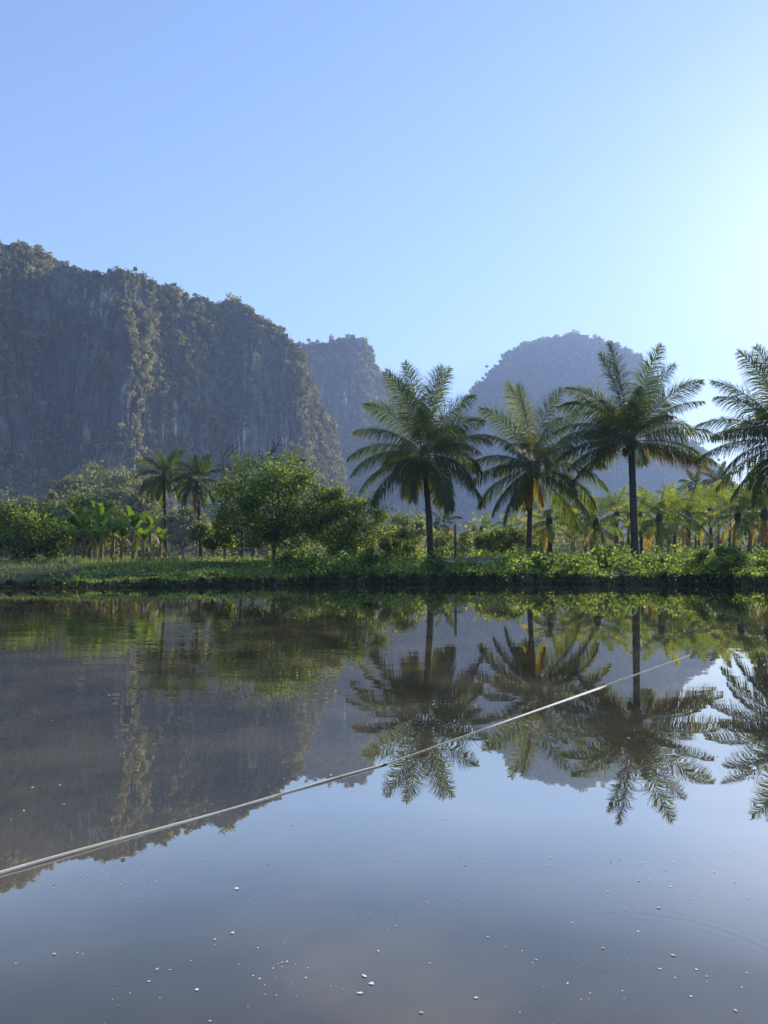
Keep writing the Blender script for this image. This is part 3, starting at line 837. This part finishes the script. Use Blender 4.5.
# trees on the slope at the cliff's foot, each its own
GS = "hazy trees on the slope below the left cliff"
slope = [(70, 470, 150, 34, "hazy tree with flat crown, highest left on the slope under the cliff"), (98, 456, 165, 40, "topmost hazy rounded tree on the slope under the cliff"),
         (122, 462, 160, 36, "hazy rounded tree right of the topmost one on the slope"), (142, 474, 150, 34, "hazy tree low on the slope behind the palm beside the bananas"),
         (84, 484, 130, 38, "olive tree below the topmost ones on the slope"), (112, 482, 128, 40, "broad olive tree in the middle of the slope"), (136, 490, 120, 34, "olive tree low on the slope left of the palm beside the bananas"),
         (52, 492, 125, 36, "pale brown green tree low on the slope above the dark left trees"), (30, 498, 130, 34, "hazy low tree above the dark tree at the left edge"), (184, 508, 120, 34, "hazy low tree between the two palms of the left group"),
         (8, 500, 135, 34, "hazy low tree at the left edge under the cliff")]
for k, (px, py, Yd, wpx, lab) in enumerate(slope):
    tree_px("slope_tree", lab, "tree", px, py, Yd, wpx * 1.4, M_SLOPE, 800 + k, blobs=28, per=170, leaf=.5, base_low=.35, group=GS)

# far wood at the foot of the mountains: a mass no one could count
rg = np.random.default_rng(55)
fw = MB()
for k in range(520):
    Yd = rg.uniform(125, 330)
    px = rg.uniform(-90, 860)
    x = (px - 384) * Yd / F
    h = rg.uniform(3.5, 8.0) * (1 if px > 360 else .85)
    z0 = gz(x, Yd)
    n = 120
    d = rg.normal(size=(n, 3)); d /= np.linalg.norm(d, axis=1)[:, None]
    wv = h * rg.uniform(.4, .65)
    pts = np.array([x, Yd, z0 + h * .55]) + d * np.array([wv, wv, h * .48]) * (1 + .3 * vnoise(d * 2.3 + k, 5))[:, None] * rg.uniform(.75, 1, n)[:, None]
    leaves(fw, pts, .9, rg, out=d, bias=.6, wid=.45, tint=np.clip(rg.uniform(.25, .75) + rg.normal(size=n) * .12, 0, 1))
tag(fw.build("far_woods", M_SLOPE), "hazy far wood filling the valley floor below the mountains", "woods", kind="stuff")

# creepers over the right bank, grass on the left bank
rg = np.random.default_rng(66)
cv = MB()
n = 85000
x = rg.uniform(-13.5, 21, n); y = shore_y(x) + rg.uniform(-.1, 8.5, n)
side_ = np.clip((x + 8.0) / 6.0, 0.0, 1)
P = np.stack([x * .9, y * .9, np.zeros(n)], -1)
hh = (.03 + .60 * np.clip(fbm(P * 1.3, 5, 4) * 2.6 + .25, 0, 1.6)) * (.25 + .75 * side_)
front = np.clip((y - shore_y(x) - .35) / .6, .10, 1)
keep = rg.uniform(0, 1, n) < front * (.3 + .7 * side_) * np.clip(fbm(P * .9 + 40, 8, 3) * 3 + 1.0, .12, 1)
x, y, hh = x[keep], y[keep], hh[keep]
u = rg.uniform(0, 1, len(x)) ** .6
pts = np.stack([x, y, ground_z(x, y) + hh * u], -1)
ou = rg.normal(size=pts.shape) * .35 + np.array([0, -.15, 1]); ou /= np.linalg.norm(ou, axis=1)[:, None]
leaves(cv, pts, .15, rg, out=ou, bias=.45, wid=.36, tint=np.clip(.45 + .5 * fbm(P[keep] * .8, 9, 3) + rg.normal(size=len(x)) * .22, 0, 1))
tag(cv.build("creepers", M_COVER), "sunlit leafy creepers covering the top of the right bank", "ground cover", kind="stuff")

def blades(mb, x, y, h, w, rg, tint):
    n = len(x)
    z = ground_z(x, y)
    a = rg.uniform(0, 6.28, n)
    W = np.stack([np.cos(a), np.sin(a), 0 * a], -1) * w[:, None]
    B = np.stack([x, y, z - .02], -1)
    ln = rg.normal(size=(n, 3)) * .35 * h[:, None]; ln[:, 2] = 0
    Mi = B + np.stack([0 * h, 0 * h, h * .6], -1) + ln * .4
    Tp = B + np.stack([0 * h, 0 * h, h], -1) + ln
    V = np.stack([B - W, B + W, Mi + W * .8, Mi - W * .8, Tp + W * .1, Tp - W * .1], 1)
    b = np.arange(n)[:, None] * 6
    mb.add(V.reshape(-1, 3), np.concatenate([b + [[0, 1, 2, 3]], b + [[3, 2, 4, 5]]]), np.repeat(tint, 6))
gr = MB()
n = 36000
x = rg.uniform(-24, 24, n); y = shore_y(x) + .1 + rg.uniform(0, 1, n) ** 1.4 * 30
kp = (y > 35) | (x < -1) | (rg.uniform(0, 1, n) < .3)
x, y = x[kp], y[kp]
dz = fbm(np.stack([x * .5, y * .5, 0 * x], -1), 12, 3)
h = (.05 + .17 * np.clip(dz * 1.6 + .5, 0, 1.5)) * rg.uniform(.6, 1.4, len(x)) * np.interp(y, [28, 34, 58], [1, 1.1, 1.5])
blades(gr, x, y, h, .012 + .0008 * (y - 28) + 0 * x, rg, np.clip(.45 + .7 * dz + rg.normal(size=len(x)) * .25, 0, 1))
tag(gr.build("grass", M_GRASS), "short grass on the left bank and the field behind", "grass", kind="stuff")

# growth down the bank face to the water, shade painted into its leaves
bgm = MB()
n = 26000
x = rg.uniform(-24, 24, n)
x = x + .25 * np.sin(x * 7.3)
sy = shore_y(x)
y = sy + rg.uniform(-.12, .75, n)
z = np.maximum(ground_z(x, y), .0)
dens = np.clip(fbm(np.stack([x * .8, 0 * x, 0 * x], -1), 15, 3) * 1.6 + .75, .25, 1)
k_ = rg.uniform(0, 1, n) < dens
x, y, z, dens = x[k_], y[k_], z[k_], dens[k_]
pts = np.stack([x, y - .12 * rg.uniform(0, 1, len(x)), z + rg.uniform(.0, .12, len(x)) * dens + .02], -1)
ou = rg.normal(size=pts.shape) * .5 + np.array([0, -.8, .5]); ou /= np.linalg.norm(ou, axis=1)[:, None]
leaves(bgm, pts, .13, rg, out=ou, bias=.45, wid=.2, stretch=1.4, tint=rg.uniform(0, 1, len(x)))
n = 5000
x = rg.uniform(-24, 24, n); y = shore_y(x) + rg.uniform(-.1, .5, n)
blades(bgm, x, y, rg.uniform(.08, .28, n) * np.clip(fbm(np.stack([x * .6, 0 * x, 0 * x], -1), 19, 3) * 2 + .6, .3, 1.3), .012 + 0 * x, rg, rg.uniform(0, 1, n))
tag(bgm.build("shade_toned_growth", M_SHADE_WEED), "weeds hanging over the bank face with shade painted into their leaf colour", "weeds", kind="stuff")

# ------------------------------------------------------------------ bank furniture
p = at(455, 525, 36.5)
mb = MB()
zb = gz(p[0], 36.5)
tube(mb, [(0, 0, -.3), (.01, 0, .6), (0, .01, p[2] - zb)], [.075, .07, .06], 8)
o = mb.build("post", M_WOOD, smooth=True); o.location = (p[0], 36.5, zb)
tag(o, "dark weathered timber post standing right of the leftmost tall trunk", "post")

a0, a1 = at(398, 556, 37.5), at(505, 556, 37.5)
mb = MB()
zb = gz(a0[0], 37.5)
L = a1[0] - a0[0]
for (x0, x1, y0, y1, z0, z1) in [(0, L, 0, .16, -.2, .32), (-.03, L + .03, -.03, .19, .322, .38)]:
    V = [(x0, y0, z0), (x1, y0, z0), (x1, y1, z0), (x0, y1, z0), (x0, y0, z1), (x1, y0, z1), (x1, y1, z1), (x0, y1, z1)]
    mb.add(V, [[0, 1, 5, 4], [1, 2, 6, 5], [2, 3, 7, 6], [3, 0, 4, 7], [4, 5, 6, 7], [0, 3, 2, 1]])
o = mb.build("low_wall", M_CONC); o.location = (a0[0], 37.5, zb)
tag(o, "low grey concrete wall behind the creepers at the foot of the leftmost tall palm", "wall")

p0, p1 = at(38, 572.5, 30.2), at(196, 570.5, 31.0)
mb = MB()
zc = max(gz(p0[0], 30.2), gz(p1[0], 31.0)) + .05
mid = [(p0[0] + (p1[0] - p0[0]) * q, 30.2 + .8 * q, zc + .02 * math.sin(q * 7)) for q in np.linspace(0, 1, 12)]
tube(mb, mid, np.linspace(.03, .022, 12), 7)
tag(mb.build("bamboo_rail", M_WOOD, smooth=True), "grey bamboo rail lying along the grassy left bank", "rail")

# ------------------------------------------------------------------ floating pole with its line
A = on_water(-70, 893.5, .0025); B = on_water(383, 765, .0025); E = on_water(690, 655, .002)
S0, S1 = on_water(487, 728, .001), on_water(606, 686, .001)
root = empty("floating_pole", tuple((A + B) / 2), "long pale bamboo pole with a thin line floating across the pond", "pole")
off = -(A + B) / 2
mb = MB()
q = np.linspace(0, 1, 60)
pts = A + (B - A) * q[:, None] + off
pts[:, 2] += .004 * np.sin(q * 9)
rad = np.interp(q, [0, 1], [.0072, .0050]) * (1 + .10 * (np.arange(60) % 11 == 3))
tube(mb, pts, rad, 9)
mb.build("bamboo_cane", M_BAMBOO, root, smooth=True)
mb = MB()
dv = (B - A) / np.linalg.norm(B - A)
tube(mb, [B + off - dv * .03, B + off, B + off + dv * .03], [.0056, .0064, .005], 8)
mb.build("lashing", M_WOOD, root, smooth=True)
mb = MB()
q = np.linspace(0, 1, 40)
pts = B + (E - B) * q[:, None] + off
pts[:, 2] += .002 * np.sin(q * math.pi) 
tube(mb, pts, np.interp(q, [0, .3, 1], [.0026, .003, .004]), 6)
mb.build("line", M_CORD, root, smooth=True)
mb = MB()
q = np.linspace(0, 1, 20)
pts = S0 + (S1 - S0) * q[:, None] + off
pts[:, 2] += .0
tube(mb, pts, np.interp(q, [0, .12, .5, .9, 1], [.004, .007, .011, .012, .005]), 8)
wf = mb.build("white_float", M_STRIP, root, smooth=True)
wf.scale.z = .3

# ------------------------------------------------------------------ flecks afloat
rg = np.random.default_rng(77)
protos = []
for k in range(5):
    mb = MB()
    m = 7
    a = np.linspace(0, 2 * np.pi, m, endpoint=False) + rg.normal(size=m) * .2
    r = rg.uniform(.35, 1.2, m)
    rim = np.stack([np.cos(a) * r, np.sin(a) * r * rg.uniform(.5, .9), .06 + .10 * rg.uniform(0, 1, m)], -1)
    V = np.vstack([rim, rim * np.array([.8, .8, 0]), [[.1, 0, .16]]])
    i = np.arange(m); j = (i + 1) % m
    mb.add(V, np.stack([i + m, j + m, j, i], -1))
    mb.add(V, np.stack([i, j, np.full(m, 2 * m)], -1))
    protos.append(mb)
meshes = []
spots = [(237, 889, 2.6), (233, 933, 2.4), (365, 976, 2.6), (372, 984, 2.4), (361, 993, 2.6), (54, 954, 1.8), (378, 951, 1.6), (603, 948, 1.6), (659, 908, 1.8), (672, 955, 2.2), (422, 1013, 2.4), (476, 998, 2), (157, 969, 1.8), (197, 990, 1.8), (735, 1010, 1.9), (331, 775, 1.5), (262, 728, 1.4)]
for k in range(225):
    py = 1030 - 230 * rg.uniform(0, 1) ** 1.4 if k < 195 else rg.uniform(640, 800)
    if k % 3 and k < 195 and k > 3:
        q_ = spots[-1 - int(rg.integers(0, 3))]
        spots.append((q_[0] + rg.normal() * 26, min(1030, q_[1] + rg.normal() * 14), rg.uniform(.5, 1.0)))
    else:
        spots.append((rg.uniform(5, 765), py, rg.uniform(.55, 1.45)))
for k, (px, py, s) in enumerate(spots):
    c = on_water(px, py, .001)
    size = 1.25 * s * np.linalg.norm(c - np.array([0, 0, CAM_H])) / F
    if k < len(protos):
        o = protos[k].build("petal", M_FLECK)
        meshes.append(o.data)
    else:
        o = bpy.data.objects.new("petal", meshes[k % 5]); COL.objects.link(o)
    o.location = (c[0], c[1], .001)
    o.scale = (size,) * 3
    o.rotation_euler = (0, 0, rg.uniform(0, 6.28))
    tag(o, "tiny petal or leaf scrap floating flat on the still pond", "petal", "petals and leaf scraps floating on the pond")

# ------------------------------------------------------------------ the air
mb = MB()
x0, x1, y0, y1, z0, z1 = -1540, 1540, -1540, 1990, -1.6, 500
V = [(x0, y0, z0), (x1, y0, z0), (x1, y1, z0), (x0, y1, z0), (x0, y0, z1), (x1, y0, z1), (x1, y1, z1), (x0, y1, z1)]
mb.add(V, [[0, 1, 5, 4], [1, 2, 6, 5], [2, 3, 7, 6], [3, 0, 4, 7], [4, 5, 6, 7], [0, 3, 2, 1]])
hm = bpy.data.materials.new("haze_air"); hm.use_nodes = True
hn, hl = hm.node_tree.nodes, hm.node_tree.links
hn.remove(hn["Principled BSDF"])
pv = hn.new("ShaderNodeVolumePrincipled")
pv.inputs["Color"].default_value = (.46, .63, 1.0, 1)
pv.inputs["Density"].default_value = HAZE
pv.inputs["Anisotropy"].default_value = .1
hl.new(pv.outputs[0], hn["Material Output"].inputs["Volume"])
tag(mb.build("haze", hm), "thin blue morning haze filling the valley", "haze", kind="stuff")
